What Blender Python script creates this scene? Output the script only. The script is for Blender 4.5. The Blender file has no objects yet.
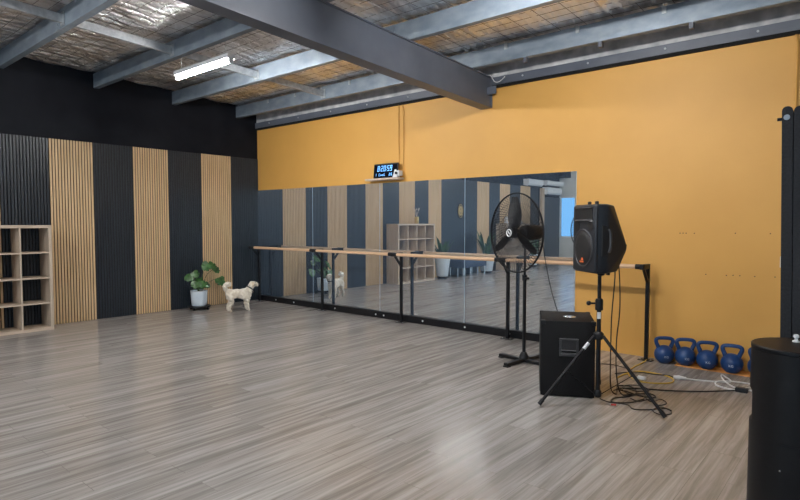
import bpy, bmesh, math, random
from mathutils import Vector, Matrix, Euler
random.seed(7)
C = bpy.context.scene.collection
PI = math.pi
sc = bpy.context.scene

# ------------------------------------------------------------------ materials
def mat(name, col, rough=.5, metal=0., spec=.5, emit=None, estr=0., coat=0., sheen=0.):
    m = bpy.data.materials.new(name); m.use_nodes = True
    p = m.node_tree.nodes['Principled BSDF']
    p.inputs['Base Color'].default_value = (*col, 1)
    p.inputs['Roughness'].default_value = rough
    p.inputs['Metallic'].default_value = metal
    p.inputs['Specular IOR Level'].default_value = spec
    p.inputs['Coat Weight'].default_value = coat
    p.inputs['Sheen Weight'].default_value = sheen
    if emit:
        p.inputs['Emission Color'].default_value = (*emit, 1)
        p.inputs['Emission Strength'].default_value = estr
    return m

def N(m, t, **kw):
    n = m.node_tree.nodes.new(t)
    for k, v in kw.items(): setattr(n, k, v)
    return n
def L(m, a, b): m.node_tree.links.new(a, b)
def P(m): return m.node_tree.nodes['Principled BSDF']

def noisy(m, c1, c2, scale=(6, 6, 6), detail=4, lo=.35, hi=.65, bump=0., rough=None, nscale=1.):
    """two-tone noise colour, optional bump and roughness range"""
    tc = N(m, 'ShaderNodeTexCoord'); mp = N(m, 'ShaderNodeMapping'); mp.inputs['Scale'].default_value = scale
    nz = N(m, 'ShaderNodeTexNoise'); nz.inputs['Scale'].default_value = nscale; nz.inputs['Detail'].default_value = detail
    cr = N(m, 'ShaderNodeValToRGB')
    cr.color_ramp.elements[0].position = lo; cr.color_ramp.elements[0].color = (*c1, 1)
    cr.color_ramp.elements[1].position = hi; cr.color_ramp.elements[1].color = (*c2, 1)
    L(m, tc.outputs['Object'], mp.inputs['Vector']); L(m, mp.outputs[0], nz.inputs['Vector'])
    L(m, nz.outputs['Fac'], cr.inputs['Fac']); L(m, cr.outputs['Color'], P(m).inputs['Base Color'])
    if bump:
        b = N(m, 'ShaderNodeBump'); b.inputs['Strength'].default_value = bump; b.inputs['Distance'].default_value = .01
        L(m, nz.outputs['Fac'], b.inputs['Height']); L(m, b.outputs[0], P(m).inputs['Normal'])
    if rough:
        r = N(m, 'ShaderNodeMapRange'); r.inputs['To Min'].default_value = rough[0]; r.inputs['To Max'].default_value = rough[1]
        L(m, nz.outputs['Fac'], r.inputs['Value']); L(m, r.outputs[0], P(m).inputs['Roughness'])
    return m

M = {}
M['orange'] = noisy(mat('orange_paint', (.6, .36, .1), .55), (.66, .352, .082), (.695, .375, .09), (1.5, 1.5, 1.5), bump=.02)
M['blackwall'] = noisy(mat('black_paint', (.01, .011, .014), .65, spec=.15), (.007, .008, .012), (.0115, .013, .018), (2, 2, 2))
M['pale'] = noisy(mat('pale_paint', (.62, .63, .6), .6), (.6, .61, .58), (.66, .66, .63), (2, 2, 2))
M['concrete'] = noisy(mat('bare_concrete', (.3, .3, .31), .85), (.33, .34, .36), (.56, .56, .57), (6, 6, 6), detail=8)
M['steel'] = noisy(mat('grey_steel_paint', (.10, .112, .14), .45), (.092, .106, .137), (.115, .13, .165), (3, 3, 3), rough=(.4, .5))
M['purlin'] = noisy(mat('blue_grey_steel', (.2, .24, .29), .4, .35), (.19, .235, .29), (.27, .32, .375), (5, 9, 9), detail=6, rough=(.33, .5))
M['galv'] = noisy(mat('galvanised', (.45, .48, .5), .4, .6), (.4, .43, .46), (.55, .58, .6), (20, 20, 20))
M['blackmetal'] = noisy(mat('black_powdercoat', (.012, .012, .014), .42, spec=.28), (.006, .006, .008), (.01, .01, .012), (30, 30, 30))
M['blackplastic'] = noisy(mat('black_plastic', (.016, .017, .02), .45, spec=.28), (.008, .009, .011), (.013, .014, .017), (60, 60, 60), bump=.05)
M['blackcarpet'] = noisy(mat('black_cab_covering', (.01, .01, .012), .75, spec=.28), (.003, .003, .004), (.006, .006, .007), (150, 150, 150), bump=.2)
M['grille'] = noisy(mat('speaker_grille', (.008, .008, .01), .5), (.005, .005, .006), (.02, .02, .022), (220, 220, 220))
M['blackfabric'] = noisy(mat('black_fabric', (.016, .017, .021), .8), (.012, .013, .016), (.022, .023, .028), (90, 90, 90), bump=.1)
M['satin'] = noisy(mat('black_satin', (.012, .012, .014), .46, spec=.25), (.004, .004, .005), (.006, .006, .007), (8, 8, 8))
M['chrome'] = noisy(mat('chrome', (.75, .75, .76), .2, 1.), (.7, .7, .72), (.8, .8, .8), (10, 10, 10))
M['felt'] = noisy(mat('black_felt', (.006, .006, .007), .95), (.004, .004, .005), (.009, .009, .01), (90, 90, 90))
M['white'] = noisy(mat('white_plastic', (.75, .76, .77), .4), (.72, .73, .75), (.78, .79, .8), (10, 10, 10))
M['potwhite'] = noisy(mat('white_glazed_pot', (.68, .76, .84), .35), (.64, .73, .82), (.72, .8, .87), (9, 9, 9))
M['soil'] = noisy(mat('potting_soil', (.03, .02, .014), .95), (.015, .01, .008), (.05, .035, .025), (80, 80, 80), bump=.4)
M['leaf'] = noisy(mat('green_leaf', (.04, .12, .03), .38), (.014, .055, .014), (.06, .17, .04), (14, 14, 14))
M['leafdark'] = noisy(mat('dark_leaf', (.02, .07, .03), .45), (.012, .045, .02), (.04, .11, .04), (14, 14, 14))
M['stem'] = noisy(mat('green_stem', (.07, .11, .03), .5), (.05, .085, .02), (.09, .13, .04), (30, 30, 30))
M['kettle'] = noisy(mat('blue_vinyl', (.008, .05, .18), .38), (.005, .04, .15), (.008, .052, .19), (20, 20, 20))
M['kgmark'] = noisy(mat('pale_print', (.55, .6, .7), .5), (.5, .55, .66), (.6, .65, .74), (40, 40, 40))
M['yellow'] = noisy(mat('yellow_cord', (.62, .4, .05), .45), (.58, .37, .045), (.66, .43, .06), (40, 40, 40))
M['whitecord'] = noisy(mat('white_cord', (.7, .7, .7), .45), (.66, .66, .67), (.74, .74, .74), (40, 40, 40))
M['cord'] = noisy(mat('black_cord', (.012, .011, .011), .5), (.01, .009, .009), (.016, .015, .015), (40, 40, 40))
M['redplug'] = noisy(mat('red_plug', (.55, .05, .04), .4), (.5, .045, .035), (.6, .06, .05), (40, 40, 40))
M['gold'] = noisy(mat('gold', (.7, .5, .2), .35, .8), (.62, .43, .16), (.78, .57, .25), (25, 25, 25))
M['blueseat'] = noisy(mat('blue_upholstery', (.04, .07, .13), .7), (.035, .06, .115), (.05, .085, .15), (60, 60, 60))
M['strip'] = noisy(mat('orange_board', (.75, .32, .08), .5), (.7, .29, .07), (.8, .36, .1), (12, 12, 12))
M['logo'] = noisy(mat('orange_red_logo', (.7, .14, .04), .4), (.65, .12, .03), (.75, .16, .05), (40, 40, 40))
M['fur'] = noisy(mat('cream_fur', (.7, .62, .5), .9, sheen=.3), (.64, .55, .43), (.84, .77, .66), (16, 16, 16), detail=8, bump=1.)
M['fur'].node_tree.nodes['Bump'].inputs['Distance'].default_value = .02
M['handleplastic'] = noisy(mat('grey_black_plastic', (.035, .036, .04), .4), (.03, .031, .035), (.042, .043, .048), (30, 30, 30))
M['cabplastic'] = noisy(mat('charcoal_cabinet_plastic', (.022, .025, .031), .42, spec=.4), (.017, .0195, .025), (.023, .026, .033), (70, 70, 70), bump=.06)
M['ear'] = noisy(mat('tan_ear', (.6, .48, .34), .9), (.55, .43, .29), (.68, .56, .42), (20, 20, 20), bump=.6)
M['nose'] = noisy(mat('dark_nose', (.03, .02, .02), .4), (.02, .015, .015), (.04, .03, .03), (40, 40, 40))
M['collar'] = noisy(mat('dark_collar', (.02, .022, .03), .6), (.015, .017, .024), (.026, .028, .036), (60, 60, 60))
M['screen'] = noisy(mat('clock_screen', (.005, .006, .01), .15), (.004, .005, .009), (.006, .007, .012), (10, 10, 10))
M['digit'] = mat('clock_digit', (.2, .5, .9), .4, emit=(.18, .5, 1.), estr=.95)
M['tube'] = mat('fluorescent_tube', (.9, .9, .9), .4, emit=(1., .98, .95), estr=230.)
M['holedark'] = noisy(mat('wall_plug', (.08, .05, .03), .9), (.06, .035, .02), (.1, .06, .035), (90, 90, 90))
M['wire'] = noisy(mat('rusty_wire', (.08, .06, .05), .6, .3), (.06, .045, .04), (.1, .08, .07), (9, 9, 9))
M['seal'] = noisy(mat('mirror_joint', (.55, .66, .76), .3), (.5, .62, .72), (.6, .7, .8), (10, 10, 10))

def wood(name, c1, c2, axis, rough=.5):
    m = mat(name, c1, rough)
    s = [38, 38, 38]; s[axis] = 2.2
    noisy(m, c1, c2, tuple(s), detail=6, lo=.3, hi=.7, bump=.04)
    return m
M['oak'] = wood('oak_slat', (.60, .405, .215), (.75, .53, .31), 2)
M['blackslat'] = wood('charcoal_slat', (.0125, .0175, .025), (.022, .029, .039), 2, .36)
M['oakshelf'] = wood('oak_board', (.46, .365, .28), (.62, .51, .40), 2)
M['oakshelf_h'] = wood('oak_board_flat', (.48, .375, .285), (.64, .52, .41), 1)
M['barrewood'] = wood('beech_rail', (.66, .42, .25), (.80, .53, .34), 0, .4)
M['post'] = wood('timber_post', (.42, .31, .21), (.52, .4, .28), 2)

# mirror
M['mirror'] = mat('mirror_silver', (.84, .885, .9), .0, 1.)
tc = N(M['mirror'], 'ShaderNodeTexCoord'); nz = N(M['mirror'], 'ShaderNodeTexNoise'); nz.inputs['Scale'].default_value = .8
cr = N(M['mirror'], 'ShaderNodeValToRGB'); cr.color_ramp.elements[0].color = (.83, .88, .9, 1); cr.color_ramp.elements[1].color = (.86, .9, .915, 1)
L(M['mirror'], tc.outputs['Object'], nz.inputs['Vector']); L(M['mirror'], nz.outputs['Fac'], cr.inputs['Fac']); L(M['mirror'], cr.outputs[0], P(M['mirror']).inputs['Base Color'])

# bluish diffuse veil mixed in to imitate haze over the reflections
nt_ = M['mirror'].node_tree; df = nt_.nodes.new('ShaderNodeBsdfDiffuse'); df.inputs['Color'].default_value = (.45, .66, .98, 1); mxs = nt_.nodes.new('ShaderNodeMixShader'); mxs.inputs[0].default_value = .06
out_ = nt_.nodes['Material Output']; nt_.links.new(P(M['mirror']).outputs[0], mxs.inputs[1]); nt_.links.new(df.outputs[0], mxs.inputs[2]); nt_.links.new(mxs.outputs[0], out_.inputs['Surface'])
# window glass : thin clear pane with a little reflection
g = bpy.data.materials.new('window_glass'); g.use_nodes = True; nt = g.node_tree; nt.nodes.clear()
o_ = nt.nodes.new('ShaderNodeOutputMaterial'); mx = nt.nodes.new('ShaderNodeMixShader'); tr = nt.nodes.new('ShaderNodeBsdfTransparent')
gl = nt.nodes.new('ShaderNodeBsdfGlossy'); gl.inputs['Roughness'].default_value = .02; fr = nt.nodes.new('ShaderNodeFresnel')
fr.inputs['IOR'].default_value = 1.35
tr.inputs['Color'].default_value = (.93, .96, .97, 1)
nt.links.new(fr.outputs[0], mx.inputs[0]); nt.links.new(tr.outputs[0], mx.inputs[1]); nt.links.new(gl.outputs[0], mx.inputs[2]); nt.links.new(mx.outputs[0], o_.inputs[0])
M['glass'] = g
g2 = g.copy(); g2.name = 'dimming_glass'
for n_ in g2.node_tree.nodes:
    if n_.type == 'BSDF_TRANSPARENT': n_.inputs['Color'].default_value = (.46, .62, .74, 1)  # tint added to dim the bright sky seen through the narrow window
M['dimming'] = g2

# crinkled silver foil of the roof blanket
m = mat('foil_insulation', (.62, .61, .6), .29, 1.)
tc = N(m, 'ShaderNodeTexCoord'); n1 = N(m, 'ShaderNodeTexNoise'); n1.inputs['Scale'].default_value = 1.3; n1.inputs['Detail'].default_value = 5
cr = N(m, 'ShaderNodeValToRGB'); e = cr.color_ramp.elements
e[0].position = .36; e[0].color = (.58, .55, .53, 1); e[1].position = .6; e[1].color = (.92, .94, .97, 1)
n2 = N(m, 'ShaderNodeTexNoise'); n2.inputs['Scale'].default_value = 9; n2.inputs['Detail'].default_value = 6
n2.inputs['Distortion'].default_value = 1.5
mp = N(m, 'ShaderNodeMapping'); mp.inputs['Scale'].default_value = (1.6, .5, 1)
bp = N(m, 'ShaderNodeBump'); bp.inputs['Strength'].default_value = .85; bp.inputs['Distance'].default_value = .04
L(m, tc.outputs['Object'], n1.inputs['Vector']); L(m, n1.outputs['Fac'], cr.inputs['Fac']); L(m, cr.outputs[0], P(m).inputs['Base Color'])
L(m, tc.outputs['Object'], mp.inputs[0]); L(m, mp.outputs[0], n2.inputs['Vector']); L(m, n2.outputs['Fac'], bp.inputs['Height']); L(m, bp.outputs[0], P(m).inputs['Normal'])
M['foil'] = m

# plank floor: boards run along Y, 0.18 m wide
m = mat('vinyl_plank_floor', (.3, .28, .26), .3, spec=.5)
tc = N(m, 'ShaderNodeTexCoord'); sp = N(m, 'ShaderNodeSeparateXYZ'); cb = N(m, 'ShaderNodeCombineXYZ')
L(m, tc.outputs['Object'], sp.inputs[0]); L(m, sp.outputs['Y'], cb.inputs['X']); L(m, sp.outputs['X'], cb.inputs['Y'])
br = N(m, 'ShaderNodeTexBrick'); br.offset = .37; br.inputs['Scale'].default_value = 1.
br.inputs['Brick Width'].default_value = 1.22; br.inputs['Row Height'].default_value = .18; br.inputs['Mortar Size'].default_value = .0012
br.inputs['Color1'].default_value = (.335, .308, .290, 1); br.inputs['Color2'].default_value = (.385, .36, .342, 1); br.inputs['Mortar'].default_value = (.20, .18, .165, 1)
br.inputs['Bias'].default_value = 0
L(m, cb.outputs[0], br.inputs['Vector'])
mp = N(m, 'ShaderNodeMapping'); mp.inputs['Scale'].default_value = (1.0, 22, 1); L(m, cb.outputs[0], mp.inputs[0])
ng = N(m, 'ShaderNodeTexNoise'); ng.inputs['Scale'].default_value = 1.; ng.inputs['Detail'].default_value = 6; ng.inputs['Roughness'].default_value = .62; ng.inputs['Distortion'].default_value = .45
# shift grain per board
ad = N(m, 'ShaderNodeVectorMath', operation='ADD'); sc_ = N(m, 'ShaderNodeVectorMath', operation='SCALE'); sc_.inputs['Scale'].default_value = 11
L(m, br.outputs['Color'], sc_.inputs[0]); L(m, mp.outputs[0], ad.inputs[0]); L(m, sc_.outputs[0], ad.inputs[1]); L(m, ad.outputs[0], ng.inputs['Vector'])
cr = N(m, 'ShaderNodeValToRGB'); e = cr.color_ramp.elements
cr.color_ramp.interpolation = 'EASE'; e[0].position = .25; e[0].color = (.58, .565, .555, 1); e[1].position = .78; e[1].color = (1.27, 1.275, 1.285, 1)
L(m, ng.outputs['Fac'], cr.inputs['Fac'])
mm = N(m, 'ShaderNodeMix', data_type='RGBA', blend_type='MULTIPLY'); mm.inputs['Factor'].default_value = 1
L(m, br.outputs['Color'], mm.inputs['A']); L(m, cr.outputs[0], mm.inputs['B']); L(m, mm.outputs['Result'], P(m).inputs['Base Color'])
rr = N(m, 'ShaderNodeMapRange'); rr.inputs['To Min'].default_value = .15; rr.inputs['To Max'].default_value = .29
L(m, ng.outputs['Fac'], rr.inputs['Value']); L(m, rr.outputs[0], P(m).inputs['Roughness'])
bp = N(m, 'ShaderNodeBump'); bp.inputs['Strength'].default_value = .06; bp.inputs['Distance'].default_value = .004
L(m, ng.outputs['Fac'], bp.inputs['Height']); L(m, bp.outputs[0], P(m).inputs['Normal'])
M['floor'] = m

# ------------------------------------------------------------------ mesh builder
class B:
    def __init__(s): s.bm = bmesh.new()
    def box(s, a, b, bev=0., rot=None, at=None, seg=1):
        t = bmesh.new(); bmesh.ops.create_cube(t, size=1)
        c = [(a[i] + b[i]) / 2 for i in range(3)]; d = [abs(b[i] - a[i]) for i in range(3)]
        for v in t.verts: v.co = Vector((v.co.x * d[0], v.co.y * d[1], v.co.z * d[2]))
        if bev: bmesh.ops.bevel(t, geom=t.edges[:], offset=bev, segments=seg, affect='EDGES', profile=.5)
        mt = Matrix.Translation(c)
        if rot is not None: mt = (Matrix.Translation(at) if at is not None else Matrix.Translation(c)) @ rot.to_4x4() @ (Matrix.Translation(Vector(c) - Vector(at)) if at is not None else Matrix())
        t.transform(mt); s.join(t); return s
    def join(s, t):
        me = bpy.data.meshes.new('t'); t.to_mesh(me); t.free(); s.bm.from_mesh(me); bpy.data.meshes.remove(me)
    def tube(s, pts, r, seg=8, cap=True, closed=False):
        pts = [Vector(p) for p in pts]; n = len(pts)
        rs = r if isinstance(r, (list, tuple)) else [r] * n
        rings = []; up = None
        for i, p in enumerate(pts):
            if closed: d = pts[(i + 1) % n] - pts[i - 1]
            else: d = pts[min(i + 1, n - 1)] - pts[max(i - 1, 0)]
            d.normalize()
            if up is None:
                up = Vector((0, 0, 1)) if abs(d.z) < .9 else Vector((1, 0, 0))
            u = d.cross(up)
            if u.length < 1e-5: u = d.orthogonal()
            u.normalize(); up = u.cross(d); up.normalize()
            rings.append([s.bm.verts.new(p + (u * math.cos(2 * PI * k / seg) + up * math.sin(2 * PI * k / seg)) * rs[i]) for k in range(seg)])
        m_ = n if closed else n - 1
        for i in range(m_):
            a, b = rings[i], rings[(i + 1) % n]
            for k in range(seg): s.bm.faces.new((a[k], a[(k + 1) % seg], b[(k + 1) % seg], b[k]))
        if cap and not closed:
            s.bm.faces.new(rings[0][::-1]); s.bm.faces.new(rings[-1])
        return s
    def lathe(s, prof, seg=24, c=(0, 0, 0), rot=None):
        rings = []
        R = rot or Matrix.Identity(3)
        for r, z in prof:
            rings.append([s.bm.verts.new(Vector(c) + R @ Vector((r * math.cos(2 * PI * k / seg), r * math.sin(2 * PI * k / seg), z))) for k in range(seg)])
        for a, b in zip(rings[:-1], rings[1:]):
            for k in range(seg): s.bm.faces.new((a[k], a[(k + 1) % seg], b[(k + 1) % seg], b[k]))
        s.bm.faces.new(rings[0][::-1]); s.bm.faces.new(rings[-1]); return s
    def prism(s, poly, axis, a, b):
        """extrude a polygon (two coords of the other axes, in order) along axis from a to b"""
        def mk(p, t):
            v = [p[0], p[1]]; v.insert(axis, t); return s.bm.verts.new(v)
        A = [mk(p, a) for p in poly]; D = [mk(p, b) for p in poly]; n = len(poly)
        s.bm.faces.new(A); s.bm.faces.new(D[::-1])
        for k in range(n): s.bm.faces.new((A[k], D[k], D[(k + 1) % n], A[(k + 1) % n]))
        return s
    def hull(s, pts, bev=0., seg=2):
        t = bmesh.new()
        for p in pts: t.verts.new(p)
        bmesh.ops.convex_hull(t, input=t.verts[:]); bmesh.ops.dissolve_limit(t, angle_limit=.02, verts=t.verts[:], edges=t.edges[:])
        if bev: bmesh.ops.bevel(t, geom=t.edges[:], offset=bev, segments=seg, affect='EDGES', profile=.5, clamp_overlap=True)
        s.join(t); return s
    def sphere(s, c, r, sc=(1, 1, 1), u=16, v=10):
        t = bmesh.new(); bmesh.ops.create_uvsphere(t, u_segments=u, v_segments=v, radius=r)
        for x in t.verts: x.co = Vector((x.co.x * sc[0], x.co.y * sc[1], x.co.z * sc[2])) + Vector(c)
        s.join(t); return s
    def xf(s, mt): s.bm.transform(mt); return s
    def build(s, name, m, parent=None, smooth=None, loc=None):
        bmesh.ops.recalc_face_normals(s.bm, faces=s.bm.faces[:])
        me = bpy.data.meshes.new(name)
        if smooth is not None:
            for f in s.bm.faces: f.smooth = True
            for e in s.bm.edges:
                e.smooth = not (len(e.link_faces) == 2 and e.calc_face_angle(0) > math.radians(smooth))
        s.bm.to_mesh(me); s.bm.free()
        me.materials.append(m if not isinstance(m, str) else M[m])
        o = bpy.data.objects.new(name, me); C.objects.link(o)
        if parent: o.parent = parent
        if loc: o.location = loc
        return o

def tag(o, label, cat, group=None, kind=None):
    if label: o['label'] = label
    if cat: o['category'] = cat
    if group: o['group'] = group
    if kind: o['kind'] = kind
    return o
def thing(name, label, cat, loc=(0, 0, 0), rz=0, group=None):
    o = bpy.data.objects.new(name, None); C.objects.link(o); o.empty_display_size = .1
    o.location = loc; o.rotation_euler = (0, 0, rz); return tag(o, label, cat, group)
def struct(o): o['kind'] = 'structure'; return o
def dup(root, loc, rz=None, label=None):
    def cp(o, par):
        c = o.copy(); C.objects.link(c)
        if par: c.parent = par
        for ch in list(o.children): cp(ch, c)
        return c
    r = cp(root, None); r.location = loc
    if rz is not None: r.rotation_euler = (0, 0, rz)
    if label: r['label'] = label
    return r
def spline(pts, n=10):
    pts = [Vector(p) for p in pts]; out = []
    for i in range(len(pts) - 1):
        a = pts[max(i - 1, 0)]; b = pts[i]; c = pts[i + 1]; d = pts[min(i + 2, len(pts) - 1)]
        for k in range(n):
            t = k / n
            out.append(.5 * ((2 * b) + (c - a) * t + (2 * a - 5 * b + 4 * c - d) * t * t + (-a + 3 * b - 3 * c + d) * t ** 3))
    out.append(pts[-1]); return out
Rz = lambda a: Matrix.Rotation(a, 3, 'Z')
Rx = lambda a: Matrix.Rotation(a, 3, 'X')
Ry = lambda a: Matrix.Rotation(a, 3, 'Y')

# ------------------------------------------------------------------ room
XR, YB = 11.6, -14.3
zr = lambda y: 3.675 + .043 * (-y)          # underside of the roof blanket
struct(B().box((-1.2, YB - .3, -.12), (XR + .2, .2, 0)).build('floor', 'floor'))
struct(B().box((-1.2, 0, -.12), (XR + .2, .2, 3.42)).build('wall_right', 'orange'))
struct(B().box((-1.2, -.012, 3.42), (XR + .2, .2, 3.72)).build('trim_1', 'concrete'))
struct(B().prism([(.0, -.12), (.0, zr(0) + .05), (-13.54, zr(-13.54) + .05), (-13.54, -.12)], 0, -.2, 0).build('wall_left', 'blackwall'))
struct(B().prism([(-13.54, -.12), (-13.54, 4.4), (YB - .2, 4.4), (YB - .2, -.12)], 0, -1.2, -1.0).build('wall_alcove', 'pale'))
struct(B().box((-1.0, -13.54, -.12), (-.2, -13.34, 4.4)).build('wall_return', 'pale'))
struct(B().box((-1.0, -14.28, 3.22), (0.12, -13.54, 4.4)).build('trim_2', 'blackwall'))
# rear wall: a narrow window by the left corner and a wide glazed front
bk = B()
wz0, wz1 = .92, 2.5
bk.box((-1.2, YB - .2, -.12), (-.34, YB, 4.4)); bk.box((-.34, YB - .2, -.12), (.30, YB, wz0)); bk.box((-.34, YB - .2, wz1), (.30, YB, 4.4))
bk.box((.30, YB - .2, -.12), (2.2, YB, 4.4)); bk.box((2.2, YB - .2, 3.1), (10.2, YB, 4.4)); bk.box((10.2, YB - .2, -.12), (XR + .2, YB, 4.4))
struct(bk.build('wall_back', 'pale'))
fw = B(); fa, fb, fz0, fz1 = -4.5, -13.2, .5, 3.1
fw.box((XR, fa, -.12), (XR + .2, .2, 3.72)); fw.prism([(fa, fz1), (fa, 3.95), (fb, 4.35), (fb, fz1)], 0, XR, XR + .2)
fw.box((XR, fb, -.12), (XR + .2, fa, fz0)); fw.box((XR, YB - .2, -.12), (XR + .2, fb, 4.4)); struct(fw.build('wall_front', 'pale'))
w3 = B()  # unseen window, added for daylight and a blue sheen on the slats
for k in range(5):
    y = fb + (fa - fb - .08) * k / 4; w3.box((XR + .06, y, fz0), (XR + .14, y + .08, fz1))
w3.box((XR + .06, fb, fz1 - .07), (XR + .14, fa, fz1)); w3.box((XR + .06, fb, fz0), (XR + .14, fa, fz0 + .07))
w3 = struct(w3.build('window_added', 'steel')); struct(B().box((XR + .095, fb + .04, fz0 + .07), (XR + .105, fa - .04, fz1 - .07)).build('window_pane', 'glass', w3))
w1 = B()
for a, b in (((-.34, wz0), (-.30, wz1)), ((.26, wz0), (.30, wz1)), ((-.30, wz0), (.26, wz0 + .04)), ((-.30, wz1 - .04), (.26, wz1))):
    w1.box((a[0], YB - .12, a[1]), (b[0], YB - .04, b[1]))
w1 = struct(w1.build('window_1', 'white')); struct(B().box((-.30, YB - .09, wz0 + .04), (.26, YB - .08, wz1 - .04)).build('window_pane', 'dimming', w1))
w2 = B()
for k in range(5): w2.box((2.2 + k * 1.98, YB - .14, 0), (2.28 + k * 1.98, YB - .06, 3.1))
w2.box((2.28, YB - .14, 3.02), (10.12, YB - .06, 3.1)); w2.box((2.28, YB - .14, 0), (10.12, YB - .06, .06))
w2 = struct(w2.build('window_2', 'steel')); struct(B().box((2.28, YB - .105, .06), (10.12, YB - .095, 3.02)).build('window_pane', 'glass', w2))

# roof blanket with sagging ribs
bm = bmesh.new(); nx, ny = 850, 130
xs = [-1.0 + (XR + 1.0) * i / nx for i in range(nx + 1)]; ys = [YB * j / ny for j in range(ny + 1)]
rows = []
ph = [random.uniform(0, 6.28) for _ in range(12)]
for y in ys:
    r = []
    fy = ((y + .47) / 1.255) % 1.0
    free = math.sin(PI * fy) ** .6 if fy > 0 else 0      # free span between two purlins
    for x in xs:
        rib = .05 * (abs(math.cos(PI * x / .135 + .35 * math.sin(y * 1.7 + ph[0]) + .5 * math.sin(x * 2.1))) - .5)
        lump = .010 * math.sin(x * 7.3 + 2 * math.sin(y * 2.3 + ph[1]) + ph[2]) + .008 * math.sin(y * 9 + 3 * math.sin(x * 1.7) + ph[3]) + .006 * math.sin(x * 23 + y * 14 + ph[4])
        r.append(bm.verts.new((x, y, zr(y) + .052 + (rib + lump) * (.35 + .65 * free) - .02 * free)))
    rows.append(r)
for a, b in zip(rows[:-1], rows[1:]):
    for i in range(nx): f = bm.faces.new((a[i], a[i + 1], b[i + 1], b[i])); f.smooth = True
bmB = B(); bmB.bm.free(); bmB.bm = bm
ceil = bmB.build('ceiling', 'foil'); struct(ceil)
sm = ceil.modifiers.new('thick', 'SOLIDIFY'); sm.thickness = .03; sm.offset = 1
wm = B()
for k in range(int(XR / .3)):
    x = .15 + .3 * k; wm.box((x - .0014, YB + .02, 0), (x + .0014, 0, .0028))
for v in wm.bm.verts: v.co.z += zr(v.co.y) - .012
for k in range(int(-YB / .15)):
    y = -.1 - .15 * k; wm.box((0, y - .0014, zr(y) - .012), (XR, y + .0014, zr(y) - .0092))
o = wm.build('wire_mesh', 'wire', ceil); struct(o)

# ------------------------------------------------------------------ slat panels on the left wall
def slat_mesh(kind):
    b = B()
    for k in range(15):
        y0 = -.0065 - k * .04
        b.box((.009, y0 - .027, 0), (.022, y0, 2.735), .0015)
    return b
bounds = [0, .604, 1.209, 1.82, 2.416, 3.022, 3.628, 4.24, 4.87, 5.45, 6.03, 6.63, 7.23, 7.84, 8.52, 9.16, 9.8, 10.5, 11.2, 11.8]
kinds = 'bobobobobobbbobobob'
slabels = {
 0: 'narrow charcoal slatted wall panel in the corner beside the mirrors',
 1: 'oak slatted wall panel behind the trailing plant, nearest the mirror corner',
 2: 'charcoal slatted wall panel directly behind the white pot, between two oak panels',
 3: 'oak slatted wall panel in the middle, second oak strip from the mirrors',
 4: 'charcoal slatted wall panel between the middle oak strip and the oak strip beside the shelf',
 5: 'oak slatted wall panel right beside the open cube shelf',
 6: 'charcoal slatted wall panel behind the near end of the cube shelf at the left edge',
 7: 'oak slatted wall panel behind the cube shelf, at the left edge of the photo',
 8: 'charcoal slatted panel behind the gold vase on the cube shelf, seen in the mirror',
 9: 'oak slatted panel next to the tall white pot, seen in the mirror',
 10: 'charcoal slatted panel behind the tall white pot, seen in the mirror left of the plaque',
 11: 'charcoal slatted panel carrying the oval gold plaque, seen in the mirror',
 12: 'charcoal slatted panel above the blue bench, right of the plaque in the mirror',
 13: 'oak slatted panel behind the second white pot, seen in the mirror left of the fan',
 14: 'charcoal slatted panel seen in the mirror at the left rim of the fan cage',
 15: 'oak slatted panel seen in the mirror through the left half of the fan cage',
 16: 'charcoal slatted panel seen in the mirror behind the upright fan blade',
 17: 'oak slatted panel seen in the mirror through the right half of the fan cage',
 18: 'charcoal slatted panel seen in the mirror beside the timber post'}
protos = {}
for i, k in enumerate(kinds):
    w = bounds[i + 1] - bounds[i]
    if k not in protos:
        t = thing('slat_panel', slabels[i], 'wall panel', (0, 0, 0), 0, 'slatted wall panels')
        slat_mesh(k).build('slats', 'oak' if k == 'o' else 'blackslat', t)
        B().box((.001, -.6, 0), (.009, -.0, 2.735)).build('felt_backing', 'felt', t)
        protos[k] = t
    else:
        t = dup(protos[k], (0, 0, 0), None, slabels[i])
    t.location = (0, -bounds[i] - .0005, .003); t.scale = (1, (w - .001) / .6, 1)

# ------------------------------------------------------------------ roof steel
pl = ['painted steel purlin nearest the orange wall, with small clips along its top',
      'painted steel purlin second from the orange wall, just behind the lit tube light',
      'painted steel purlin in front of the tube light, third from the orange wall',
      'painted steel purlin across the top left corner, fourth from the orange wall',
      'painted steel purlin at the very top left corner, farthest from the orange wall']
ypur = [-.47, -1.72, -2.98, -4.22, -5.46]
for i, y in enumerate(ypur):
    z1 = zr(y) - .012; z0 = z1 - .212
    t = thing('roof_purlin', pl[i], 'beam', (0, y, z0), 0, 'roof purlins')
    # C section, web towards the room
    prof = [(0, 0), (.075, 0), (.075, .02), (.072, .02), (.072, .003), (.003, .003), (.003, .197), (.072, .197), (.072, .18), (.075, .18), (.075, .2), (0, .2)]
    prof = [(a, b_ * 1.06) for a, b_ in prof]
    B().prism(prof, 0, .002, XR - .002).build('section', 'purlin', t)
    for x in ((5.0, 2.3, 8.4) if i else (4.9, 8.4)):
        B().box((x - .05, -.006, .01), (x + .05, 0, .19)).box((x - .012, -.012, .05), (x + .012, -.006, .074)).box((x - .012, -.012, .13), (x + .012, -.006, .154)).build('cleat_plate', 'purlin', t)
    if i == 0:
        for x in (1.0, 1.75, 2.4, 3.05, 4.0, 5.75, 6.65, 7.55):
            B().box((x - .02, -.012, .14), (x + .02, 0, .205)).box((x - .02, -.05, .2), (x + .02, 0, .205)).build('roof_clip', 'galv', t)
        for x in (6.0, 6.9, 7.8, 8.7):
            B().box((x - .02, 0, -.06), (x + .02, .06, 0)).build('bracket', 'steel', t)
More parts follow.
